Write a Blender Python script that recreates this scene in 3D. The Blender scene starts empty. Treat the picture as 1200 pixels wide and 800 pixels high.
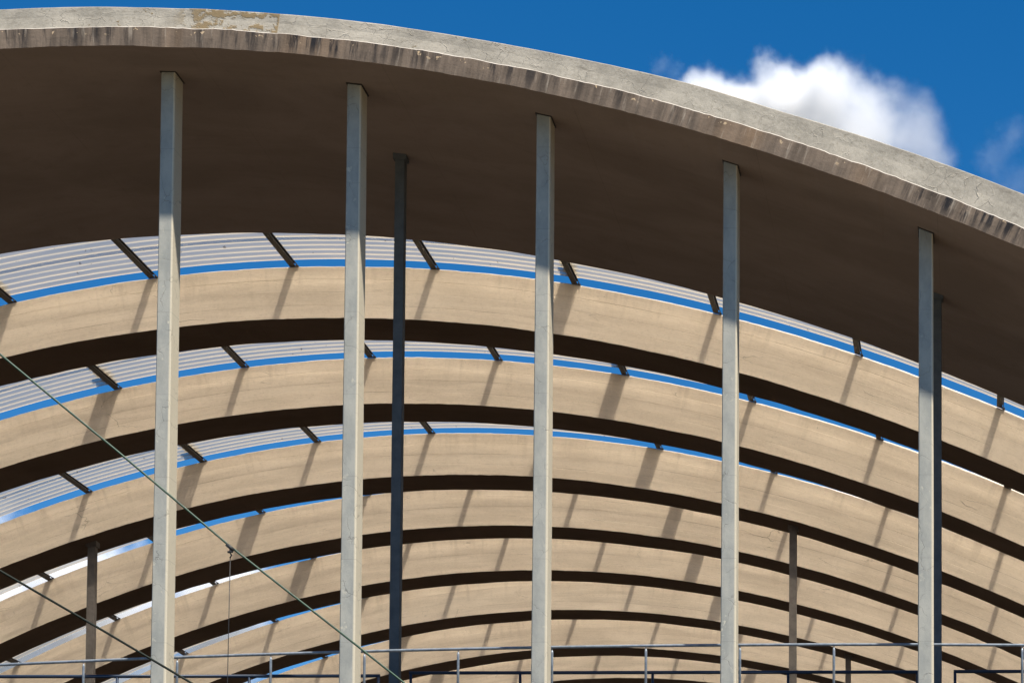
import bpy, math, random
from mathutils import Vector, Matrix, noise
R = math.radians
random.seed(7)
sc = bpy.context.scene
C = sc.collection

# ------------------------------------------------------------------ camera
# an architectural (shift lens) view: nearly level camera, frame shifted up and to the left
CAMY = -30.4
pit, yaw = 0.04999, 0.01029
cam_d = bpy.data.cameras.new('camera')
cam = bpy.data.objects.new('camera', cam_d); C.objects.link(cam); sc.camera = cam
F = Vector((-math.sin(yaw)*math.cos(pit), math.cos(yaw)*math.cos(pit), math.sin(pit)))
Rt = Vector((math.cos(yaw), math.sin(yaw), 0)); U = Rt.cross(F)
M = Matrix(((Rt.x, U.x, -F.x, 0), (Rt.y, U.y, -F.y, CAMY), (Rt.z, U.z, -F.z, 0), (0, 0, 0, 1)))
cam.matrix_world = M
cam_d.sensor_width = 36.0; cam_d.lens = 82.5
cam_d.shift_x = -515.95/1200; cam_d.shift_y = 769.97/1200
cam_d.clip_start = 0.5; cam_d.clip_end = 20000

# ------------------------------------------------------------------ light
SUN = Vector((0.84, -1.0, 2.75)).normalized()          # towards the sun
SUN_EL = math.asin(SUN.z); SUN_ROT = math.atan2(SUN.x, SUN.y)
sl = bpy.data.lights.new('sun', 'SUN'); sl.energy = 5.0; sl.angle = R(1.4); sl.color = (1.0, 0.945, 0.86)
so = bpy.data.objects.new('sun', sl); C.objects.link(so)
so.rotation_euler = (-SUN).to_track_quat('-Z', 'Y').to_euler(); so.location = (20, -30, 60)

world = bpy.data.worlds.new('World'); sc.world = world; world.use_nodes = True
wt = world.node_tree; wt.nodes.clear()
wo = wt.nodes.new('ShaderNodeOutputWorld'); wb = wt.nodes.new('ShaderNodeBackground')
sky = wt.nodes.new('ShaderNodeTexSky'); sky.sky_type = 'NISHITA'; sky.sun_disc = False
sky.sun_elevation = SUN_EL; sky.sun_rotation = SUN_ROT
sky.altitude = 1500; sky.air_density = 1.0; sky.dust_density = 0.1; sky.ozone_density = 3.0
hs = wt.nodes.new('ShaderNodeHueSaturation')
hs.inputs['Saturation'].default_value = 1.39; hs.inputs['Value'].default_value = 1.0
wb.inputs['Strength'].default_value = 0.076
wt.links.new(sky.outputs[0], hs.inputs['Color']); wt.links.new(hs.outputs[0], wb.inputs['Color'])
wt.links.new(wb.outputs[0], wo.inputs['Surface'])

vs = sc.view_settings
sc.display_settings.display_device = 'sRGB'
vs.view_transform = 'Standard'; vs.look = 'None'; vs.gamma = 1; vs.exposure = 0.75; vs.use_curve_mapping = False
cy = sc.cycles
cy.max_bounces = 6; cy.diffuse_bounces = 4; cy.volume_bounces = 8; cy.transparent_max_bounces = 8
cy.use_denoising = True; cy.volume_step_rate = .45; cy.volume_max_steps = 256

# ------------------------------------------------------------------ materials
SHEET = (.35, .93, .54, .90)
class NT:
    def __init__(s, name):
        s.m = bpy.data.materials.new(name); s.m.use_nodes = True
        s.t = s.m.node_tree; s.b = s.t.nodes['Principled BSDF']; s.o = s.t.nodes['Material Output']
    def n(s, typ, **k):
        nd = s.t.nodes.new('ShaderNode' + typ)
        for a, b in k.items(): setattr(nd, a, b)
        return nd
    def l(s, a, b): s.t.links.new(a, b)
    def put(s, sock, v):
        if hasattr(v, 'is_output'): s.l(v, sock)
        else: sock.default_value = v
    def coords(s, uv=True, scale=(1, 1, 1), rnd=True):
        tc = s.n('TexCoord'); v = tc.outputs['UV' if uv else 'Object']
        if rnd:
            oi = s.n('ObjectInfo'); mu = s.n('Vector' + 'Math', operation='MULTIPLY_ADD')
            cb = s.n('CombineXYZ'); m2 = s.math('MULTIPLY', oi.outputs['Random'], 57.0)
            s.l(m2, cb.inputs[2]); mu.operation = 'ADD'
            s.l(v, mu.inputs[0]); s.l(cb.outputs[0], mu.inputs[1]); v = mu.outputs[0]
        mp = s.n('Mapping'); mp.inputs['Scale'].default_value = scale; s.l(v, mp.inputs['Vector'])
        return mp.outputs[0]
    def noise(s, vec, scale, detail=6, rough=.6, dist=0.):
        t = s.n('TexNoise'); s.l(vec, t.inputs['Vector'])
        t.inputs['Scale'].default_value = scale; t.inputs['Detail'].default_value = detail
        t.inputs['Roughness'].default_value = rough; t.inputs['Distortion'].default_value = dist
        return t.outputs['Fac']
    def vor(s, vec, scale, feature='DISTANCE_TO_EDGE'):
        t = s.n('TexVoronoi', feature=feature); s.l(vec, t.inputs['Vector']); t.inputs['Scale'].default_value = scale
        return t.outputs['Distance']
    def math(s, op, a, b=0., clamp=False):
        m = s.n('Math', operation=op); m.use_clamp = clamp; s.put(m.inputs[0], a); s.put(m.inputs[1], b); return m.outputs[0]
    def ramp(s, fac, a, b, lo=0., hi=1.):
        m = s.n('MapRange'); m.interpolation_type = 'SMOOTHSTEP'; s.l(fac, m.inputs['Value'])
        m.inputs['From Min'].default_value = a; m.inputs['From Max'].default_value = b
        m.inputs['To Min'].default_value = lo; m.inputs['To Max'].default_value = hi
        return m.outputs['Result']
    def mix(s, fac, a, b, mode='MIX'):
        m = s.n('Mix', data_type='RGBA', blend_type=mode); s.put(m.inputs['Factor'], fac)
        for sock, v in ((m.inputs['A'], a), (m.inputs['B'], b)):
            if hasattr(v, 'is_output'): s.l(v, sock)
            else: sock.default_value = (*v, 1) if len(v) == 3 else v
        return m.outputs['Result']
    def uv(s):
        tc = s.n('TexCoord'); sp = s.n('SeparateXYZ'); s.l(tc.outputs['UV'], sp.inputs[0]); return sp.outputs[0], sp.outputs[1]
    def bump(s, h, strength=.3, dist=.01, prev=None):
        b = s.n('Bump'); b.inputs['Strength'].default_value = strength; b.inputs['Distance'].default_value = dist
        s.l(h, b.inputs['Height'])
        if prev is not None: s.l(prev, b.inputs['Normal'])
        return b.outputs[0]
    def done(s, col, rough=.9, metal=0., nrm=None, spec=.3):
        s.put(s.b.inputs['Base Color'], (*col, 1) if isinstance(col, tuple) else col)
        s.put(s.b.inputs['Roughness'], rough); s.put(s.b.inputs['Metallic'], metal)
        s.b.inputs['Specular IOR Level'].default_value = spec
        if nrm is not None: s.l(nrm, s.b.inputs['Normal'])
        return s.m

def mat_tan():
    s = NT('tan_painted_concrete')
    st = s.coords(scale=(.3, 2.6, 1)); fine = s.coords(); cr = s.coords(scale=(.45, 1.9, 1))
    a = s.noise(st, 1.6, 6, .62, .4); b = s.noise(fine, 9, 8, .7); c = s.noise(fine, .7, 3, .5)
    drp = s.coords(scale=(3.2, .35, 1))
    col = s.mix(s.ramp(a, .36, .66), (.80, .66, .50), (.68, .555, .415))
    col = s.mix(s.ramp(c, .4, .72, 0, .35), col, (.62, .50, .37))
    col = s.mix(s.ramp(b, .52, .8, 0, .35), col, (.46, .35, .23))
    u0, v0 = s.uv()
    wash = s.math('MULTIPLY', s.ramp(s.noise(drp, 1.6, 5, .6), .50, .70), s.ramp(v0, .15, .95, 0, .30), True)
    col = s.mix(wash, col, (.36, .275, .19))
    patch = s.math('MULTIPLY', s.ramp(s.noise(fine, 1.4, 5, .6, .8), .60, .63), .22)
    col = s.mix(patch, col, (.68, .55, .41))
    bl = s.math('FRACT', s.math('DIVIDE', v0, .23))
    bl = s.math('MULTIPLY', s.math('MULTIPLY', s.ramp(bl, .0, .03, 1, 0), s.ramp(s.noise(s.coords(scale=(.6, 3, 1)), 1.7, 4, .6), .42, .58)), .5)
    col = s.mix(bl, col, (.26, .19, .125))
    # hairline cracks that run along the beam
    wob = s.n('VectorMath', operation='MULTIPLY_ADD')
    nt = s.n('TexNoise'); s.l(fine, nt.inputs['Vector']); nt.inputs['Scale'].default_value = 2.2; nt.inputs['Detail'].default_value = 5
    s.l(nt.outputs['Color'], wob.inputs[0]); wob.inputs[1].default_value = (.5, .35, 0); s.l(cr, wob.inputs[2])
    e = s.vor(wob.outputs[0], 1.15)
    crack = s.math('MULTIPLY', s.ramp(e, .0, .011, 1, 0), s.ramp(s.noise(fine, 1.1, 4, .6), .56, .66), True)
    col = s.mix(s.math('MULTIPLY', crack, .5), col, (.13, .09, .06))
    # black lichen specks, thicker towards the upper edge
    u, v = s.uv()
    sp = s.math('MULTIPLY', s.ramp(s.noise(fine, 26, 4, .7), .63, .70), s.ramp(s.noise(fine, 1.6, 4, .6), .50, .66), True)
    sp = s.math('MULTIPLY', sp, s.ramp(v, .55, .95), True)
    col = s.mix(s.math('MULTIPLY', sp, .8), col, (.055, .042, .03))
    gr = s.noise(s.coords(scale=(1.2, 3.2, 1)), 15, 7, .78)
    col = s.mix(s.ramp(gr, .52, .70, 0, .38), col, (.40, .30, .21))
    col = s.mix(s.ramp(gr, .48, .34, 0, .35), col, (.84, .71, .56))
    sp2 = s.math('MULTIPLY', s.ramp(s.noise(fine, 34, 3, .6), .70, .74), .5)
    col = s.mix(sp2, col, (.17, .12, .08))
    n1 = s.bump(s.noise(st, 2.5, 4, .55), .25, .02)
    n2 = s.bump(s.noise(fine, 9, 7, .68), .30, .010, n1)
    n3 = s.bump(s.math('MULTIPLY', crack, -1), .5, .006, n2)
    return s.done(col, .92, nrm=n3, spec=.15)

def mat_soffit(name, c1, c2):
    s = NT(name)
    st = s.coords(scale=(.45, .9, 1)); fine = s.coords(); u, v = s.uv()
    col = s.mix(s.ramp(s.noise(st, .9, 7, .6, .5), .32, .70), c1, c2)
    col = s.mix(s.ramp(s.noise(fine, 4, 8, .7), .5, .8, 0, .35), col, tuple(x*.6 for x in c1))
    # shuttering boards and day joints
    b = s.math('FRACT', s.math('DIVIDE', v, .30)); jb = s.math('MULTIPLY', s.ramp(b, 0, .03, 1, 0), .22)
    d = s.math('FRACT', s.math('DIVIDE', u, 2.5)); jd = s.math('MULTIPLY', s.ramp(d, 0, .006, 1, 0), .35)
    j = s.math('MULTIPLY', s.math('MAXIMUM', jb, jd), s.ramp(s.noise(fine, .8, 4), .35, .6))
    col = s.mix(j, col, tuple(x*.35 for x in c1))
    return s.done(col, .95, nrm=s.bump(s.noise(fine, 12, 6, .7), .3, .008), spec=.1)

def mat_band():
    s = NT('stained_concrete_edge')
    u, v = s.uv()                                      # v 0..0.25 over the band
    drip = s.coords(scale=(5.5, .55, 1), rnd=False); fine = s.coords(rnd=False); wide = s.coords(scale=(1, .2, 1), rnd=False)
    base = s.mix(s.ramp(s.noise(drip, .8, 6, .65), .35, .7), (.225, .17, .125), (.09, .07, .054))
    base = s.mix(s.ramp(s.noise(wide, .7, 4, .6), .50, .70, 0, .65), base, (.31, .205, .125))
    area = s.math('MAXIMUM', s.ramp(s.noise(wide, .32, 3, .6), .44, .58), s.ramp(u, UARC(-11.6), UARC(-10.4), .9, 0))
    thr = s.math('MULTIPLY', s.ramp(s.noise(drip, 1.35, 5, .7), .46, .60), area, True)
    fade = s.math('MULTIPLY', thr, s.ramp(s.math('ADD', v, s.math('MULTIPLY', s.noise(drip, 2, 3), .2)), .02, .26, .25, 1), True)
    col = s.mix(fade, base, (.028, .026, .027))
    pale = s.ramp(s.noise(drip, 2.3, 4, .6), .56, .70, 0, .6)
    col = s.mix(pale, col, (.42, .35, .27))
    chip = s.math('MULTIPLY', s.ramp(s.noise(fine, 8, 3, .6), .64, .67), s.ramp(v, .10, .22), True)
    col = s.mix(chip, col, (.60, .44, .27))
    n = s.bump(s.noise(fine, 18, 7, .7), .5, .01)
    return s.done(col, .95, nrm=n, spec=.1)

def mat_upper():
    s = NT('light_grey_cement_render')
    u, v = s.uv()
    fine = s.coords(rnd=False); st = s.coords(scale=(.6, 2.5, 1), rnd=False)
    col = s.mix(s.ramp(s.noise(fine, 2.0, 8, .68), .35, .68), (.43, .385, .31), (.29, .26, .21))
    col = s.mix(s.ramp(s.noise(st, 3.5, 7, .7, .6), .56, .70, 0, .6), col, (.19, .165, .13))
    mot = s.math('MULTIPLY', s.ramp(s.noise(fine, 13, 8, .75), .50, .72), s.ramp(s.noise(fine, 1.1, 4, .6), .38, .62, .25, 1), True)
    col = s.mix(s.math('MULTIPLY', mot, .7), col, (.20, .17, .125))
    # cracked skin
    wob = s.n('VectorMath', operation='MULTIPLY_ADD')
    nt = s.n('TexNoise'); s.l(fine, nt.inputs['Vector']); nt.inputs['Scale'].default_value = 3; nt.inputs['Detail'].default_value = 6
    s.l(nt.outputs['Color'], wob.inputs[0]); wob.inputs[1].default_value = (.45, .45, 0); s.l(fine, wob.inputs[2])
    e = s.vor(wob.outputs[0], 4.2)
    ck = s.math('MULTIPLY', s.ramp(e, 0, .02, 1, 0), s.ramp(s.noise(fine, 1.3, 3), .45, .6), True)
    col = s.mix(s.math('MULTIPLY', ck, .13), col, (.12, .10, .075))
    g2 = s.noise(fine, 26, 8, .8)
    col = s.mix(s.ramp(g2, .52, .68, 0, .45), col, (.20, .18, .14))
    col = s.mix(s.ramp(g2, .48, .34, 0, .3), col, (.56, .52, .44))
    # ochre patches where the render has come off, one panel ends at a straight joint
    U0 = 0.0
    win = s.math('MULTIPLY', s.ramp(u, UARC(-10.55), UARC(-10.05)), s.ramp(u, UARC(-9.10), UARC(-9.08), 1, 0), True)
    och = s.math('MULTIPLY', s.ramp(s.noise(fine, 4.6, 6, .62), .47, .53), win, True)
    small = s.math('MULTIPLY', s.ramp(s.noise(fine, 5.5, 6, .7), .635, .665), s.ramp(u, UARC(-5), UARC(-3), 1, .25), True)
    och = s.math('MAXIMUM', och, small)
    col = s.mix(s.math('MULTIPLY', och, .9), col, (.235, .165, .08))
    n = s.bump(s.noise(fine, 12, 9, .75), .55, .014)
    n = s.bump(s.math('MULTIPLY', s.math('MAXIMUM', och, ck), -1), .6, .012, n)
    return s.done(col, .93, nrm=n, spec=.15)

def mat_post():
    s = NT('weathered_post_paint')
    ob = s.coords(False, (1, 1, .5)); fine = s.coords(False)
    col = s.mix(s.ramp(s.noise(ob, 3.5, 7, .65), .35, .66), (.425, .41, .35), (.315, .315, .28))
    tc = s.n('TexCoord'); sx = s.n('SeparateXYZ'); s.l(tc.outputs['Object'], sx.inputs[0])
    side = s.ramp(sx.outputs[0], .068, .078)           # right hand face: stronger sunlight painted in as a lighter cream
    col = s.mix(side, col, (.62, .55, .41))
    peel = s.math('MULTIPLY', s.ramp(s.noise(fine, 7, 6, .7), .60, .66), s.ramp(s.noise(fine, .8, 3), .42, .6), True)
    col = s.mix(s.math('MULTIPLY', peel, .8), col, (.66, .60, .46))
    wob = s.n('VectorMath', operation='MULTIPLY_ADD')
    nt = s.n('TexNoise'); s.l(fine, nt.inputs['Vector']); nt.inputs['Scale'].default_value = 4; nt.inputs['Detail'].default_value = 6
    s.l(nt.outputs['Color'], wob.inputs[0]); wob.inputs[1].default_value = (.25, .25, .3); s.l(fine, wob.inputs[2])
    ck = s.math('MULTIPLY', s.ramp(s.vor(wob.outputs[0], 2.6), 0, .014, 1, 0), s.ramp(s.noise(fine, 1.5, 3), .46, .56), True)
    col = s.mix(s.math('MULTIPLY', ck, .42), col, (.12, .11, .09))
    g2 = s.noise(fine, 22, 8, .8)
    col = s.mix(s.ramp(g2, .53, .70, 0, .32), col, (.20, .21, .20))
    # formwork joints
    zz = s.math('FRACT', s.math('MULTIPLY', sx.outputs[2], 1/1.1)); jl = s.math('MULTIPLY', s.ramp(zz, .0, .012, 1, 0), .35)
    col = s.mix(jl, col, (.15, .15, .14))
    n = s.bump(s.noise(fine, 16, 7, .7), .5, .006); n = s.bump(s.math('MULTIPLY', ck, -1), .5, .005, n)
    return s.done(col, .85, nrm=n, spec=.25)

def mat_simple(name, c1, c2, rough=.6, metal=0., scale=20., spec=.4, bump=.2):
    s = NT(name); v = s.coords(False)
    col = s.mix(s.ramp(s.noise(v, scale, 6, .65), .35, .7), c1, c2)
    return s.done(col, rough, metal, s.bump(s.noise(v, scale*3, 5, .6), bump, .003), spec)

def mat_sheet():
    """clear-grey glass fibre sheet: lets most light through, scatters the rest, dirt makes it opaque"""
    s = NT('translucent_fibre_sheet'); v = s.coords(); u_, v_ = s.uv()
    st = s.coords(scale=(.5, 6, 1))
    col = s.mix(s.ramp(s.noise(st, 1.2, 6, .6), .35, .7), (.76, .66, .50), (.62, .56, .45))
    sp = s.ramp(s.noise(v, 8, 3, .6), .69, .72, 0, .8)
    d = s.math('MULTIPLY', s.ramp(s.math('ADD', u_, s.math('MULTIPLY', s.noise(v, 6, 5, .7), .3)), .18, .42, 1, 0), s.ramp(s.noise(v, 13, 5, .7), .42, .56), True)
    dirt = s.math('MAXIMUM', sp, s.math('MULTIPLY', d, .7))
    col = s.mix(dirt, col, (.10, .07, .045))
    lw = s.n('LayerWeight'); lw.inputs['Blend'].default_value = .5      # longer way through the sheet at a slant
    thick = s.ramp(lw.outputs['Facing'], SHEET[0], SHEET[1], SHEET[2], SHEET[3])
    thick = s.math('MAXIMUM', thick, dirt)
    tr = s.n('BsdfTransparent'); tr.inputs['Color'].default_value = (.96, .935, .88, 1)
    rf = s.n('BsdfRefraction'); rf.inputs['Color'].default_value = (.96, .935, .88, 1); rf.inputs['IOR'].default_value = 1.25; rf.inputs['Roughness'].default_value = .42
    mt = s.n('MixShader'); mt.inputs[0].default_value = .28; s.l(tr.outputs[0], mt.inputs[1]); s.l(rf.outputs[0], mt.inputs[2])
    tl = s.n('BsdfTranslucent'); s.l(col, tl.inputs['Color'])
    df = s.n('BsdfDiffuse'); s.l(col, df.inputs['Color'])
    gl = s.n('BsdfGlossy'); gl.inputs['Roughness'].default_value = .22; gl.inputs['Color'].default_value = (.9, .9, .9, 1)
    nb = s.bump(s.noise(st, 5, 4), .15, .004)
    for x in (tl, df, gl): s.l(nb, x.inputs['Normal'])
    m1 = s.n('MixShader'); m1.inputs[0].default_value = .45; s.l(tl.outputs[0], m1.inputs[1]); s.l(df.outputs[0], m1.inputs[2])
    m2 = s.n('MixShader'); m2.inputs[0].default_value = .10; s.l(m1.outputs[0], m2.inputs[1]); s.l(gl.outputs[0], m2.inputs[2])
    m3 = s.n('MixShader'); s.l(thick, m3.inputs[0]); s.l(mt.outputs[0], m3.inputs[1]); s.l(m2.outputs[0], m3.inputs[2])
    s.l(m3.outputs[0], s.o.inputs['Surface'])
    return s.m

def mat_ground():
    s = NT('dry_earth_and_asphalt'); v = s.coords(False)
    col = s.mix(s.ramp(s.noise(v, .08, 6, .6), .4, .6), (.11, .085, .06), (.075, .068, .045))
    return s.done(col, .95, nrm=s.bump(s.noise(v, 3, 6), .4, .05))

# ------------------------------------------------------------------ the arch curve (metres)
XC, Z0, A2, A3, A4 = -11.28113, 14.0, 0.02019, -3e-05, -4e-06
import_fit = dict(fe=-.13447, sb=-.20533)
def zarc(x):
    t = x - XC; return Z0 - A2*t*t - A3*t**3 - A4*t**4
def slope(x):
    t = x - XC; return -2*A2*t - 3*A3*t*t - 4*A4*t**3
def nrm(x):
    s = slope(x); c = 1/math.sqrt(1+s*s); return Vector((-s*c, 0, c))
XL, XR = -33.0, 10.5
def UARC(x, x0=XL):
    n = 200; a = 0.
    for i in range(n):
        xm = x0 + (x-x0)*(i+.5)/n; a += math.sqrt(1+slope(xm)**2)*(x-x0)/n
    return a

M_tan = mat_tan(); M_soff = mat_soffit('shaded_beam_soffit', (.17, .115, .08), (.13, .088, .06))  # beam undersides: same concrete, their shade put into a darker colour
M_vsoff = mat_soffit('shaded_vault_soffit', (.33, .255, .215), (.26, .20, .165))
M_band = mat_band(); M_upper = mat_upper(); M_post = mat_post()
M_lip = mat_simple('white_lime_mortar', (.56, .51, .44), (.40, .35, .30), .9, scale=8, spec=.1)
M_steel = mat_simple('dark_oxide_steel', (.035, .03, .027), (.06, .048, .038), .55, .2, 14)
M_web = mat_simple('rusty_steel_web', (.10, .085, .07), (.07, .055, .045), .6, .2, 10)
M_galv = mat_simple('galvanised_tube', (.27, .30, .33), (.15, .18, .21), .30, .15, 12)
M_navy = mat_simple('navy_painted_tube', (.012, .028, .06), (.02, .035, .06), .45, 0, 10)
M_backpost = mat_simple('blue_grey_painted_post', (.125, .13, .13), (.09, .097, .10), .8, 0, 5, .2, .4)
M_brownpost = mat_simple('brown_grey_post', (.21, .18, .155), (.15, .13, .115), .85, 0, 5, .2, .4)
M_green = mat_simple('green_plastic_sleeve', (.012, .065, .028), (.01, .04, .02), .5, 0, 30, .6)
M_dgreen = mat_simple('dark_green_sleeve', (.007, .014, .008), (.006, .010, .007), .6, 0, 30, .2)
M_black = mat_simple('black_wire', (.02, .02, .02), (.03, .03, .03), .5, 0, 30)
M_sheet = mat_sheet(); M_ground = mat_ground()
M_floor = mat_simple('terrace_concrete', (.06, .048, .038), (.045, .036, .03), .9, 0, 2)
M_board = mat_simple('grey_shadow_board', (.24, .20, .16), (.17, .14, .11), .9, 0, 6)  # for the unseen boards added to cast broad shadows

# ------------------------------------------------------------------ mesh helpers
def link(name, verts, faces, mats, fmat=None, uvs=None, parent=None, smooth=None):
    me = bpy.data.meshes.new(name); me.from_pydata([tuple(v) for v in verts], [], faces)
    for m in (mats if isinstance(mats, (list, tuple)) else [mats]): me.materials.append(m)
    if fmat: me.polygons.foreach_set('material_index', fmat)
    if uvs:
        ul = me.uv_layers.new(name='UVMap'); flat = []
        for f in uvs:
            for uv in f: flat += [uv[0], uv[1]]
        ul.data.foreach_set('uv', flat)
    if smooth: me.polygons.foreach_set('use_smooth', [True]*len(me.polygons) if smooth is True else smooth)
    me.validate(); me.update()
    o = bpy.data.objects.new(name, me); C.objects.link(o)
    if parent is not None: o.parent = parent
    return o
def tag(o, label=None, cat=None, group=None, kind=None):
    if label: o['label'] = label
    if cat: o['category'] = cat
    if group: o['group'] = group
    if kind: o['kind'] = kind
    return o
def empty(name, loc, label, cat, group=None):
    o = bpy.data.objects.new(name, None); C.objects.link(o); o.location = loc; o.empty_display_size = .3
    return tag(o, label, cat, group, 'thing')

def sweep(name, prof, xs, mats, org=(0, 0, 0), dz=lambda y, x: 0., jit=None, parent=None, cap=True):
    """prof: list of (y, n, material index, v) round a closed section; n is measured along the arch normal.
    y and n may be functions of x."""
    P = len(prof); V = []; Fc = []; fm = []; uv = []; sm = []
    us = [0.]
    for i in range(1, len(xs)):
        us.append(us[-1] + math.hypot(xs[i]-xs[i-1], zarc(xs[i])-zarc(xs[i-1])))
    u0 = UARC(xs[0])
    for i, x in enumerate(xs):
        N = nrm(x); z = zarc(x)
        for j, p in enumerate(prof):
            y = p[0](x) if callable(p[0]) else p[0]
            n = p[1](x) if callable(p[1]) else p[1]
            if jit: dy, dn = jit(x, j, y, n); y += dy; n += dn
            V.append((x + N.x*n - org[0], y - org[1], z + dz(y, x) + N.z*n - org[2]))
    for i in range(len(xs)-1):
        for j in range(P):
            k = (j+1) % P
            Fc.append((i*P+j, i*P+k, (i+1)*P+k, (i+1)*P+j)); fm.append(prof[j][2])
            v0 = prof[j][3]; v1 = prof[j][4]
            uv.append(((u0+us[i], v0), (u0+us[i], v1), (u0+us[i+1], v1), (u0+us[i+1], v0)))
    if cap:
        Fc.append(tuple(range(P-1, -1, -1))); fm.append(0); uv.append([(V[j][1], V[j][2]) for j in range(P-1, -1, -1)])
        b = (len(xs)-1)*P
        Fc.append(tuple(range(b, b+P))); fm.append(0); uv.append([(V[b+j][1], V[b+j][2]) for j in range(P)])
    return link(name, V, Fc, mats, fm, uv, parent)

def frange(a, b, st):
    n = max(1, int(round((b-a)/st))); return [a+(b-a)*i/n for i in range(n+1)]

# ------------------------------------------------------------------ setting
g = link('ground', [(-3000, -3000, -1.6), (3000, -3000, -1.6), (3000, 3000, -1.6), (-3000, 3000, -1.6)], [(0, 1, 2, 3)], M_ground)
tag(g, kind='structure')
def box_mesh(V, Fc, x0, x1, y0, y1, z0, z1):
    b = len(V); V += [(x0, y0, z0), (x1, y0, z0), (x1, y1, z0), (x0, y1, z0), (x0, y0, z1), (x1, y0, z1), (x1, y1, z1), (x0, y1, z1)]
    for f in ((0, 3, 2, 1), (4, 5, 6, 7), (0, 1, 5, 4), (1, 2, 6, 5), (2, 3, 7, 6), (3, 0, 4, 7)): Fc.append(tuple(b+i for i in f))
FLOOR = 5.10
V, Fc = [], []; box_mesh(V, Fc, -37, 14, -.62, 58, -1.59, FLOOR)
tag(link('terrace', V, Fc, M_floor), kind='structure')

# ------------------------------------------------------------------ front vault shell
YF, YSB = -0.71598, 5.54472
FE, SB = -.13447, -.20533
def dz_shell(y, x):
    t = (y-YF)/(YSB-YF); return FE*(1-t)+SB*t
HB = [(-33, .56), (-12.7, .558), (-10.4, .535), (-8.2, .545), (-6.7, .54), (-5.2, .563), (-3.8, .60), (-2.7, .59), (-1.56, .63), (-.43, .665), (.62, .685), (10.5, .72)]
def interp(T, x):
    if x <= T[0][0]: return T[0][1]
    for (a, p), (b, q) in zip(T, T[1:]):
        if x <= b: return p+(q-p)*(x-a)/(b-a)
    return T[-1][1]
def ns(x, s, seed, amp): return amp*noise.fractal(Vector((x*s, seed*7.3, seed*1.7)), .8, 2.1, 4)
prof = [
    (YF, 0., 1, 0., .125), (YF, .125, 1, .125, .25), (YF, .250, 2, .25, .26),
    (YF+.014, .262, 3, .0, .15),
    (YF+.034, lambda x: .268+(interp(HB, x)-.268)*.5, 3, .15, .33), (YF+.042, lambda x: interp(HB, x)-.012, 3, .33, .35), (YF+.056, lambda x: interp(HB, x), 3, .35, .9),
    (YF+.55, lambda x: interp(HB, x), 3, .9, 1.), (YF+.60, .30, 3, 1., 5.),
    (YSB-.30, .30, 3, 5., 5.6), (YSB-.28, .95, 3, 5.6, 6.), (YSB, .95, 0, 6., 7.),
    (YSB, .0, 0, 7., 9.), (3.5, 0., 0, 9., 11), (1.5, 0., 0, 11, 13.2),
]
def jit_shell(x, j, y, n):
    if j == 0: return ns(x, 2.2, 1, .004), ns(x, 1.3, 2, .009)+ns(x, 9, 3, .005)
    if j == 1: return ns(x, 3, 4, .007), 0
    if j == 2: return ns(x, 2.7, 5, .008), ns(x, 2.0, 6, .011)+ns(x, 11, 7, .007)
    if j == 3: return 0, ns(x, 2.0, 6, .011)+ns(x, 11, 7, .007)
    if j in (4, 5): return ns(x, 1.5, 8, .008), ns(x, 1.2, 9, .004)
    if j == 6: return 0, ns(x, 1.2, 9, .006)
    if j == 12: return 0, ns(x, .6, 10, .012)
    return 0, 0
root = (XC, 0, FLOOR)
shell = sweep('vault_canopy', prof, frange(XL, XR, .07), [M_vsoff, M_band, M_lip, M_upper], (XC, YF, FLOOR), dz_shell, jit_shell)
shell.location = (XC, YF, FLOOR)
tag(shell, 'wide arched concrete canopy at the front with a stained edge and dark underside', 'canopy', None, 'thing')

# ------------------------------------------------------------------ curved beams behind it
BY = [10.11608, 15.03253, 20.20405, 24.4649, 28.79863, 34.00954, 39.01628, 43.9, 48.8]
BZ = [.02064, .00735, .01975, -.0199, -.06814, .04038, 0, 0, 0]
BW, BH0, BDZ = 1.09484, .9206, -.03456
BHD = [0, 0, 0, -.01, -.02, -.06, -.08, -.08, -.08]
BH = BH0
ORD = ['first', 'second', 'third', 'fourth', 'fifth', 'sixth', 'seventh', 'eighth', 'ninth']
BL = ['first and largest sunlit curved beam right behind the front canopy',
      'second sunlit curved beam counting back from the dark front canopy',
      'third sunlit curved beam back, with thin slanting posts under its soffit',
      'fourth sunlit curved beam counting back from the dark front canopy',
      'fifth sunlit curved beam back, near the middle of the stack',
      'sixth sunlit curved beam back, a short dark post under its right side',
      'seventh sunlit curved beam back, its crown just above the handrail',
      'eighth sunlit curved beam back, seen only between the handrails',
      'ninth and farthest curved beam, mostly hidden under the handrails']
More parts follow.
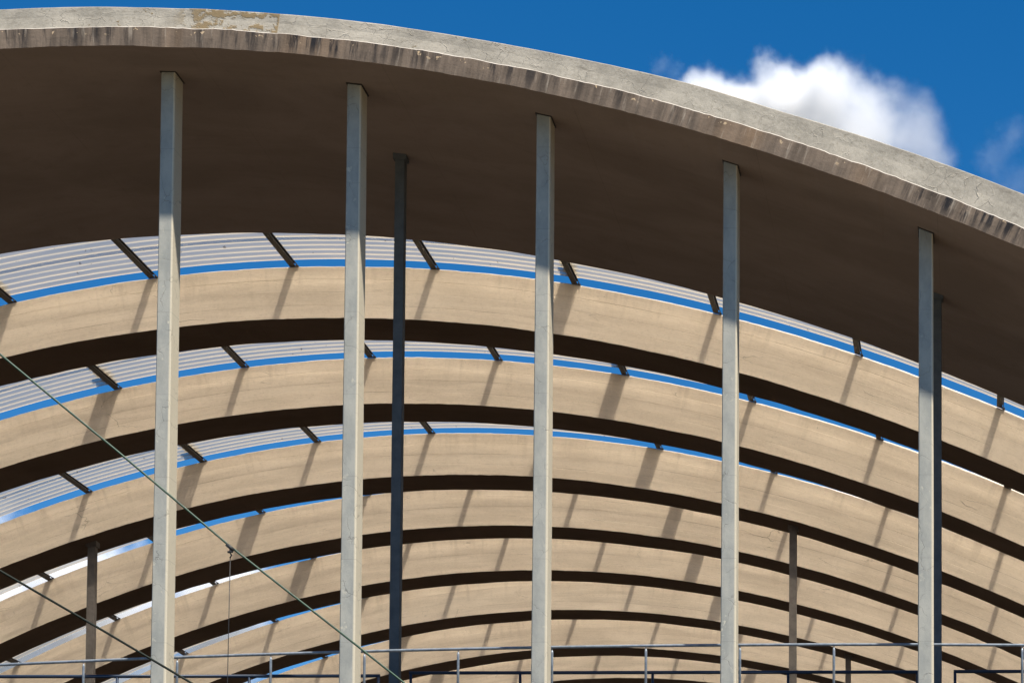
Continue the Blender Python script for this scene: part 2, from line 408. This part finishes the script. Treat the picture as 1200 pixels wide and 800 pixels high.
for k in range(9):
    y0, z0 = BY[k], BZ[k]; BH = BH0-BHD[k]
    stp = [random.uniform(-.001, .001) for _ in range(4)]
    pr = [(y0, 0., 0, 0., .225)]
    for q, n in enumerate((.23, .46, .69)):
        a, b = stp[q], stp[q+1]
        pr += [(y0+a, n-.004, 0, n-.004, n), (y0+.0022, n, 0, n, n+.004), (y0+b, n+.004, 0, n+.004, n+.226)]
    lw_ = lambda x: .008+.027*min(1, max(0, (x+9)/8))
    up = (lambda x, k=k: (.035 if k == 1 else .01)*min(1, max(0, (x+5)/4)) if k in (1, 2) else 0.)
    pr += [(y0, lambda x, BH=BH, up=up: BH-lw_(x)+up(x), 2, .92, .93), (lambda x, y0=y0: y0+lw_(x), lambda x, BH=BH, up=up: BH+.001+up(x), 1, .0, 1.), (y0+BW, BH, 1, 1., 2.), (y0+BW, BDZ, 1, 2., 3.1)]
    NP = len(pr)
    def jit(x, j, y, n, k=k, NP=NP):
        s = k*13.7
        if j == 0: return 0, ns(x, 1.1, s+1, .009)+ns(x, 8, s+2, .004)
        if j < NP-4: return .006*noise.fractal(Vector((x*.8, n*1.6, s)), .8, 2.1, 3), ns(x, .5, s+j//3, .006)
        if j in (NP-4, NP-3): return 0, ns(x, 1.4, s+5, .007)+ns(x, 9, s+6, .005)
        if j == NP-1: return 0, ns(x, .8, s+7, .012)
        return 0, 0
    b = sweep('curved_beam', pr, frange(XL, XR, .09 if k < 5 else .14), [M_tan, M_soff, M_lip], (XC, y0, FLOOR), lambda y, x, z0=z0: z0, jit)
    b.location = (XC, y0, FLOOR)
    tag(b, BL[k], 'beam', 'curved concrete roof beams', 'thing')

# ------------------------------------------------------------------ corrugated roofs between the beams
PX = [-16.97 + 2.503*i for i in range(-6, 11)]         # purlin grid; every fourth carries a sheet lap
PXO = [-.05, .02, 0, 0, 0, 0, 0, 0, 0]
def top_x(xt, h):
    x = xt
    for _ in range(8): x = xt - nrm(x).x*h
    return x
PIT = .215
def sheet_mesh(name, xa, xb, ya, yb, nbase, dz, org, parent, drop=0.):
    xs = frange(xa, xb, .35); ys = []; nn = []
    ncor = max(1, int(round((yb-ya)/PIT)))
    for i in range(ncor*8+1):
        t = i/8.; ys.append(ya+(yb-ya)*t/ncor)
        c = math.cos(2*math.pi*t); nn.append(.030*max(-1, min(1, c*1.08)))
    V, Fc, uv = [], [], []; P = len(ys)
    u = [0.]
    for i in range(1, len(xs)): u.append(u[-1]+math.hypot(xs[i]-xs[i-1], zarc(xs[i])-zarc(xs[i-1])))
    for top in (0,):
        for i, x in enumerate(xs):
            N = nrm(x); sag = ns(x, .7, ya, .004)
            for y, n in zip(ys, nn):
                m = nbase+.027+n+drop+sag+(.003 if top else 0)
                V.append((x+N.x*m-org[0], y-org[1], zarc(x)+dz+N.z*m-org[2]))
    b = len(xs)*P
    for i in range(len(xs)-1):
        for j in range(P-1):
            q = [(i, j), (i, j+1), (i+1, j+1), (i+1, j)]
            Fc.append(tuple(a*P+c for a, c in q)); uv.append([(u[a], ys[c]-ya) for a, c in q])
    return link(name, V, Fc, M_sheet, None, uv, parent, True)

def ibeam(name, L, w, h, parent, org, x, y0, nb, dz):
    """I section from y0 to y0+L, its underside at normal offset nb"""
    t = .012; tw = .010; V = []; Fc = []; fm = []
    sec = [(-w/2, 0), (w/2, 0), (w/2, t), (tw/2, t), (tw/2, h-t), (w/2, h-t), (w/2, h), (-w/2, h), (-w/2, h-t), (-tw/2, h-t), (-tw/2, t), (-w/2, t)]
    N = nrm(x); T = Vector((N.z, 0, -N.x)); Pn = len(sec)
    base = Vector((x, 0, zarc(x)+dz)) + N*nb - Vector(org)
    for yy in (y0, y0+L):
        for a, b in sec:
            p = base + T*a + N*b; V.append((p.x, yy-org[1], p.z))
    for j in range(Pn):
        k = (j+1) % Pn; Fc.append((j, j+Pn, k+Pn, k)); fm.append(1 if j in (3, 9) else 0)
    Fc.append(tuple(range(Pn))); fm.append(0); Fc.append(tuple(range(2*Pn-1, Pn-1, -1))); fm.append(0)
    return link(name, V, Fc, [M_steel, M_web], fm, None, parent)

GAP = .05
PH = .078
RL = ['corrugated metal roof strip between the front canopy and the first curved beam',
      'corrugated metal roof strip between the first and second curved beams',
      'corrugated metal roof strip between the second and third curved beams',
      'corrugated metal roof strip between the third and fourth curved beams',
      'corrugated metal roof strip between the fourth and fifth curved beams',
      'corrugated roof strip between the fifth and sixth curved beams, its purlins casting slanted shadows',
      'corrugated roof strip between the sixth and seventh curved beams',
      'corrugated roof strip between the seventh and eighth curved beams',
      'corrugated roof strip between the eighth and ninth curved beams']
for k in range(9):
    BH = BH0-BHD[k]
    ya = (YSB if k == 0 else BY[k-1]+BW); yb = BY[k]; dz = BZ[k]
    PX = [top_x(-16.95+(2.487 if k == 0 else 2.503)*i+PXO[k], BH0) for i in range(-6, 11)]
    nb = BH-.002                                         # underside of the purlins
    org = (XC, yb, FLOOR)
    rt = empty('corrugated_roof', org, RL[k], 'roof', 'corrugated roof strips between the curved beams')
    for i, x in enumerate(PX):
        ibeam('purlin', yb-.003-ya-.006, .105, PH, rt, org, x, ya+.006, nb, dz)
        # bolted angle cleat that ties the purlin down on the beam
        N = nrm(x); T = Vector((N.z, 0, -N.x)); V, Fc = [], []
        base = Vector((x, 0, zarc(x)+dz)) - Vector(org)
        for a0, a1, q0, q1, n0, n1 in ((.0535, .10, yb-.03, yb+.06, BH+.0035, BH+.014), (.0535, .064, yb-.03, yb+.06, BH+.0145, BH+.06), (.072, .09, yb+.0, yb+.018, BH+.0145, BH+.034)):
            bb = len(V)
            for a, yy, n in ((a0, q0, n0), (a1, q0, n0), (a1, q1, n0), (a0, q1, n0), (a0, q0, n1), (a1, q0, n1), (a1, q1, n1), (a0, q1, n1)):
                p = base+T*a+N*n; V.append((p.x, yy-org[1], p.z))
            for f in ((0, 3, 2, 1), (4, 5, 6, 7), (0, 1, 5, 4), (1, 2, 6, 5), (2, 3, 7, 6), (3, 0, 4, 7)): Fc.append(tuple(bb+q for q in f))
        link('cleat', V, Fc, M_steel, None, None, rt)
    ns_ = nb+PH+.002
    ye = yb-GAP; span = ye-(ya+.05); nc = max(1, int(round(span/1.04)))
    laps = [x for i, x in enumerate(PX) if i % 4 == 2]
    edges = [XL+.2]+laps+[XR-.2]
    cw = PIT*5; y1 = ye; ci = 0
    while y1 > ya+.2:
        y0 = max(y1-cw, ya+.02)
        n_ = max(1, round((y1-y0)/PIT))
        if y1-y0 > .1:
            for e in range(len(edges)-1):
                xa, xb = edges[e], edges[e+1]
                if xb-xa < .4: continue
                sheet_mesh('corrugated_sheet', xa - (.14 if e else 0), xb+(.08 if e < len(edges)-2 else 0), y0, y1+(.0 if ci == 0 else .06), ns_+.010*(ci % 2), dz+.0, org, rt, drop=.007*(e % 2))
        y1 -= cw; ci += 1
    # an unseen board added over every lap to throw the broad shadows
    for x in laps:
        N = nrm(x-.10); T = Vector((N.z, 0, -N.x)); xx = x-.04
        V = []; Fc = []
        base = Vector((xx, 0, zarc(xx)+dz)) - Vector(org)
        def bx(a0, a1, ys0, ys1, n0, n1):
            b = len(V)
            for a, yy, n in ((a0, ys0, n0), (a1, ys0, n0), (a1, ys1, n0), (a0, ys1, n0), (a0, ys0, n1), (a1, ys0, n1), (a1, ys1, n1), (a0, ys1, n1)):
                p = base+T*a+N*n; V.append((p.x, yy-org[1], p.z))
            for f in ((0, 3, 2, 1), (4, 5, 6, 7), (0, 1, 5, 4), (1, 2, 6, 5), (2, 3, 7, 6), (3, 0, 4, 7)): Fc.append(tuple(b+i for i in f))
        bx(-.18, .06, ye-.55, yb-.03, BH+.26, BH+.285)
        for yy in (ye-.50, ye-.14): bx(-.16, .04, yy, yy+.07, ns_+.075, BH+.26)
        link('shadow_board', V, Fc, M_board, None, None, rt)

# ------------------------------------------------------------------ posts
def post_mesh(name, w0, w1, d, z0, z1f, bev, mat, parent=None):
    """tapered post with chamfered corners; local origin at its foot; the head is cut to the slope of the vault"""
    lv = 26; V = []; Fc = []; Pn = 8
    for i in range(lv+1):
        t = i/lv; w = (w0*(1-t)+w1*t)/2; dd = d/2; c = bev
        for j, (a, b) in enumerate([(-w+c, -dd), (w-c, -dd), (w, -dd+c), (w, dd-c), (w-c, dd), (-w+c, dd), (-w, dd-c), (-w, -dd+c)]):
            zt = z1f(a, b+dd); z = z0+(zt-z0)*t
            V.append((a+.0025*noise.noise(Vector((z*1.3, j, w0*90))), b+dd, z))
    for i in range(lv):
        for j in range(Pn):
            k = (j+1) % Pn; Fc.append((i*Pn+j, i*Pn+k, (i+1)*Pn+k, (i+1)*Pn+j))
    Fc.append(tuple(range(Pn-1, -1, -1))); Fc.append(tuple(lv*Pn+j for j in range(Pn)))
    return link(name, V, Fc, mat, None, None, parent)
FP = [(-10.82+.095, 'leftmost of the five tall front posts, paint cracked and peeling'),
      (-8.34+.095, 'second tall front post from the left, beside the dark thin rear post'),
      (-5.82+.095, 'middle one of the five tall grey front posts'),
      (-3.34+.095, 'fourth tall front post from the left, right of the middle one'),
      (-.80+.14, 'rightmost tall front post with a dark rear post close behind it')]
FPW = [(.205, .185)]*5
for (x, lab), (w0, w1) in zip(FP, FPW):
    def zt(a, b, x=x): return zarc(x+a)+dz_shell(b, x)+.02-FLOOR
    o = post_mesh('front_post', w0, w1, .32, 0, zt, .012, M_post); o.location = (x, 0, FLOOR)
    V, Fc = [], []
    for q in range(2):
        for a, b in ((-.108, -.014), (.108, -.014), (.108, .334), (-.108, .334)): V.append((a, b, zt(a, b)-(.034, .006)[q]))
    for f in ((0, 3, 2, 1), (4, 5, 6, 7), (0, 1, 5, 4), (1, 2, 6, 5), (2, 3, 7, 6), (3, 0, 4, 7)): Fc.append(f)
    link('bearing_plate', V, Fc, M_steel, None, None, o)
    tag(o, lab, 'post', 'tall front posts carrying the canopy', 'thing')

def rear_post(x, y, w, d, top, mat, label, group, head=.0, dx=0.):
    """slender post with a slightly wider head plate"""
    if head:
        rt = empty('rear_post', (x, y, FLOOR), label, 'post', group)
        post_mesh('shaft', w, w*.96, d, 0, lambda a, b: top(a, b)-.05, .006, mat, rt)
        V, Fc = [], []
        zt = top(0, 0)-.05
        for (a, b) in ((-w/2-head, -head), (w/2+head, -head), (w/2+head, d+head), (-w/2-head, d+head)):
            V.append((a, b, zt-.03+0*a)); 
        for (a, b) in ((-w/2-head, -head), (w/2+head, -head), (w/2+head, d+head), (-w/2-head, d+head)):
            V.append((a, b, top(a, b)+.012))
        for f in ((0, 3, 2, 1), (4, 5, 6, 7), (0, 1, 5, 4), (1, 2, 6, 5), (2, 3, 7, 6), (3, 0, 4, 7)): Fc.append(f)
        link('head_plate', V, Fc, mat, None, None, rt)
        return rt
    o = post_mesh('rear_post', w, w*.96, d, 0, top, .006, mat); o.location = (x, y, FLOOR)
    return tag(o, label, 'post', group, 'thing')
def tshell(x, y): return lambda a, b: zarc(x+a)+dz_shell(y+b, x)-FLOOR+.005
def tbeam(x, k): return lambda a, b: zarc(x+a)+BZ[k]+BDZ*.5-FLOOR+.0
for x, lab in ((-8.18, 'thin dark blue grey post under the canopy right of the second front post'),
               (-.555, 'thin dark post under the canopy close behind the rightmost front post')):
    rear_post(x, 2.2, .142, .142, tshell(x, 2.2), M_backpost, lab, 'thin rear posts', .022)
for x, k, w, lab in ((-19.52, 2, .17, 'thin dark post under the third curved beam at the far left'),
                     (-4.03, 2, .165, 'thin brown post under the third curved beam on the right side'),
                     (-3.57, 5, .155, 'short dark post top under the sixth curved beam beside the right handrails')):
    rear_post(x, BY[k]+.40, w, w, tbeam(x, k), M_brownpost, lab, 'thin rear posts', .03)

# ------------------------------------------------------------------ tubes
def tube_geo(V, Fc, pts, r, seg=10, capped=True):
    b0 = len(V)
    for i, p in enumerate(pts):
        p = Vector(p); d = (Vector(pts[min(i+1, len(pts)-1)])-Vector(pts[max(i-1, 0)])).normalized()
        a = Vector((0, 0, 1)) if abs(d.z) < .9 else Vector((0, 1, 0)); s = d.cross(a).normalized(); u = s.cross(d)
        for j in range(seg):
            t = 2*math.pi*j/seg; V.append(p+(s*math.cos(t)+u*math.sin(t))*(r[i] if isinstance(r, list) else r))
    for i in range(len(pts)-1):
        for j in range(seg):
            k = (j+1) % seg; Fc.append((b0+i*seg+j, b0+i*seg+k, b0+(i+1)*seg+k, b0+(i+1)*seg+j))
    if capped:
        Fc.append(tuple(b0+j for j in range(seg-1, -1, -1))); e = b0+(len(pts)-1)*seg; Fc.append(tuple(e+j for j in range(seg)))
def tube(name, pts, r, mat, parent=None, seg=10, org=(0, 0, 0)):
    V, Fc = [], []; tube_geo(V, Fc, [Vector(p)-Vector(org) for p in pts], r, seg)
    return link(name, V, Fc, mat, None, None, parent, True)

def pix(x, y, Y):
    """where the line of sight through a point of the photograph meets the plane y = Y (measuring aid)"""
    f = 2750.; d = F*f+Rt*(x-600-515.95)-U*(y-400-769.97); t = (Y-CAMY)/d.y
    return Vector((d.x*t, Y, d.z*t))
# front handrail, galvanised, right behind the front posts
RX0, RX1, RY, RZ = -17.0, 5.5, .70, 6.165
rt = empty('handrail', (-6, RY, FLOOR), 'pale galvanised handrail crossing behind the front posts, lit in patches', 'handrail')
org = (-6, RY, FLOOR)
RP = [pix(0, 778.5, RY), pix(560, 759.5, RY), pix(1200, 755.5, RY)]
def rz(x):
    z = 0.
    for a in range(3):
        w = 1.
        for b in range(3):
            if b != a: w *= (x-RP[b].x)/(RP[a].x-RP[b].x)
        z += w*RP[a].z
    return z
tube('top_rail', [(x, RY, rz(x)) for x in frange(RX0, RX1, .6)], .020, M_galv, rt, 12, org)
tube('lower_rail', [(x, RY, rz(x)-.57) for x in frange(RX0, RX1, .6)], .014, M_galv, rt, 8, org)
proto = None
i = -4
while -11.975+1.259*i < RX1-.2:
    x = -11.975+1.259*i
    if x > RX0+.1:
        z = rz(x)
        tube('rail_post', [(x, RY, FLOOR), (x, RY, z-.085), (x, RY, z-.05), (x, RY, z-.046), (x, RY, z-.015)], [.018, .018, .015, .008, .008], M_galv, rt, 10, org)
    i += 1
# rear guard rails, navy
def guard(x0, x1, posts, label, y=2.0, z=6.17):
    org = ((x0+x1)/2, y, FLOOR)
    rt = empty('guard_rail', org, label, 'railing', 'navy guard rails on the terrace')
    tube('top_rail', [(x0, y, z), (x1, y, z)], .024, M_navy, rt, 10, org)
    tube('middle_rail', [(x0, y, z-.55), (x1, y, z-.55)], .018, M_navy, rt, 8, org)
    for x in posts: tube('rail_post', [(x, y, FLOOR), (x, y, z-.005)], .02, M_navy, rt, 8, org)
guard(-18.2, -8.32, [-18.18, -16.2, -14.1, -12.0, -10.15, -8.34], 'navy blue guard rail on the left, ending beside the second front post', z=6.14)
guard(-7.91, -.80, [-7.89, -6.36, -4.51, -2.62, -.82], 'long navy blue guard rail between the second and rightmost front posts', z=6.18)
guard(-.315, 6.0, [-.295, 1.8, 3.9, 5.98], 'navy blue guard rail at the far right beyond the rightmost front post', z=6.185)

# ------------------------------------------------------------------ cables in front
def cable(pts, r, mat, name='cable'):
    return tube(name, pts, r, mat, None, 8)
c1 = [pix(-260, 205, -3.0), pix(-120, 316, -2.6), pix(0, 415, -2.3), pix(140, 530.5, -2.0), pix(270, 640, -1.75), pix(400, 741.5, -1.5), pix(474, 800, -1.35)]
d = (c1[-1]-c1[-2]).normalized(); c1 += [c1[-1]+d*1.2]
foot = c1[-1]
o = cable([p-foot for p in c1], .0135, M_green, 'stay_cable'); o.location = foot
tag(o, 'green sleeved stay cable slanting down across the two left front posts, with a clamp', 'cable', 'stay cables', 'thing')
c2 = [pix(-240, 529, -2.9), pix(-120, 598, -2.6), pix(0, 668.4, -2.3), pix(120, 738, -2.0), pix(225, 800, -1.8)]
d = (c2[-1]-c2[-2]).normalized(); c2 += [c2[-1]+d*1.2]
foot2 = c2[-1]
o = cable([p-foot2 for p in c2], .0145, M_dgreen, 'stay_cable'); o.location = foot2
tag(o, 'lower dark stay cable crossing the bottom left corner', 'cable', 'stay cables', 'thing')
h = pix(270, 642, -1.75)
wr = empty('hanging_wire', h, 'thin black wire hanging straight down from the clamp on the green cable', 'wire')
tube('wire', [(0, 0, -.12), (-.006, 0, -1.0), (-.014, .0, -2.2), (-.016, 0, -3.0)], .0052, M_black, wr, 6)
V, Fc = [], []
tube_geo(V, Fc, [(-.045, -.01, .045), (.045, -.01, -.03)], .022, 8)
tube_geo(V, Fc, [(0, -.01, .03), (.0, -.01, -.06), (.02, -.01, -.09), (.0, -.01, -.125)], .011, 7)
tube_geo(V, Fc, [(-.03, -.01, -.05), (.035, -.01, -.045)], .014, 7)
link('clamp', V, Fc, M_black, None, None, wr, True)

# ------------------------------------------------------------------ clouds (real volumes, lit by the sun)
def cloud(name, px, py, dist, blobs, dens, label, amp=1.0, wisp=1.0, fadex=None):
    """blobs: (dx, dy, radius) in picture units at that distance; depth comes from the radius"""
    k = (dist-CAMY)/2750.                               # metres per picture unit
    ctr = pix(px, py, dist)
    s = NT(name); s.t.nodes.remove(s.b)
    tc = s.n('TexCoord'); vec = tc.outputs['Object']
    X = [b[0]*k for b in blobs]; Z = [-b[1]*k for b in blobs]; RR = [b[2]*k for b in blobs]
    big = max(RR)
    nt = s.n('TexNoise'); s.l(vec, nt.inputs['Vector']); nt.inputs['Scale'].default_value = 1.1/big; nt.inputs['Detail'].default_value = 9; nt.inputs['Roughness'].default_value = .62
    fld = None
    for i, b in enumerate(blobs):
        dn = s.n('VectorMath', operation='DISTANCE'); s.l(vec, dn.inputs[0]); dn.inputs[1].default_value = (X[i], (i % 3-1)*.25*RR[i], Z[i])
        f_ = s.math('SUBTRACT', 1., s.math('DIVIDE', dn.outputs['Value'], RR[i]))
        if fld is None: fld = f_
        else:
            m = s.n('Math', operation='SMOOTH_MAX'); s.l(fld, m.inputs[0]); s.l(f_, m.inputs[1]); m.inputs[2].default_value = .12; fld = m.outputs[0]
    nf = s.math('MULTIPLY', s.math('SUBTRACT', nt.outputs['Fac'], .5), 3.0*amp)
    tot = s.math('ADD', fld, nf)
    de = s.ramp(tot, .12, .12+.75*wisp, 0, dens)
    if fadex:
        sx = s.n('SeparateXYZ'); s.l(vec, sx.inputs[0]); de = s.math('MULTIPLY', de, s.ramp(sx.outputs[0], fadex[0]*k, fadex[1]*k, 1, fadex[2]))
    vp = s.n('VolumePrincipled'); vp.inputs['Color'].default_value = (.995, .995, .995, 1); vp.inputs['Anisotropy'].default_value = .0
    s.l(de, vp.inputs['Density']); s.l(vp.outputs[0], s.o.inputs['Volume'])
    # bounding hull: a lumpy ellipsoid round all blobs
    x0 = min(a-r for a, r in zip(X, RR)); x1 = max(a+r for a, r in zip(X, RR)); z0 = min(a-r for a, r in zip(Z, RR)); z1 = max(a+r for a, r in zip(Z, RR))
    V, Fc = [], []; na, nb_ = 28, 16
    for j in range(nb_+1):
        th = math.pi*j/nb_
        for i in range(na):
            ph = 2*math.pi*i/na
            v = Vector((math.sin(th)*math.cos(ph), math.sin(th)*math.sin(ph), math.cos(th)))
            V.append(((x0+x1)/2+v.x*(x1-x0)*.62, v.y*big*1.35, (z0+z1)/2+v.z*(z1-z0)*.66))
    for j in range(nb_):
        for i in range(na):
            k2 = (i+1) % na; Fc.append((j*na+i, (j+1)*na+i, (j+1)*na+k2, j*na+k2))
    import bmesh
    bm = bmesh.new(); vv = [bm.verts.new(v) for v in V]
    for f_ in Fc: bm.faces.new([vv[i] for i in f_])
    bmesh.ops.remove_doubles(bm, verts=bm.verts, dist=1e-4); bmesh.ops.recalc_face_normals(bm, faces=bm.faces)
    me = bpy.data.meshes.new(name); bm.to_mesh(me); bm.free(); me.materials.append(s.m)
    o = bpy.data.objects.new(name, me); C.objects.link(o); o.location = ctr
    return tag(o, label, 'cloud', 'clouds', 'thing')
cloud('cloud', 955, 130, 900, [(-40, 16, 82), (-130, -20, 44), (-90, -4, 62), (5, 18, 80), (62, 26, 70), (122, 36, 58), (40, 75, 80), (-20, 70, 90)], .24,
      'white puffy cloud showing above the right half of the canopy edge', .66, .95, (-20, 120, .16))
cloud('cloud', 1178, 175, 900, [(-12, 10, 34), (10, -20, 30), (15, 35, 34)], .008, 'faint wisp of cloud at the right edge of the sky', 1.2, 1.2)
cloud('cloud', 775, 80, 900, [(0, 0, 18), (14, 6, 15)], .015, 'tiny cloud wisp just above the canopy edge left of the big cloud', 1.2, 1.2)
cloud('cloud', 60, 700, 1500, [(-120, 0, 150), (60, 30, 110), (190, 20, 80), (-260, 40, 150)], .10,
      'low white cloud glimpsed through the slots between the left curved beams')
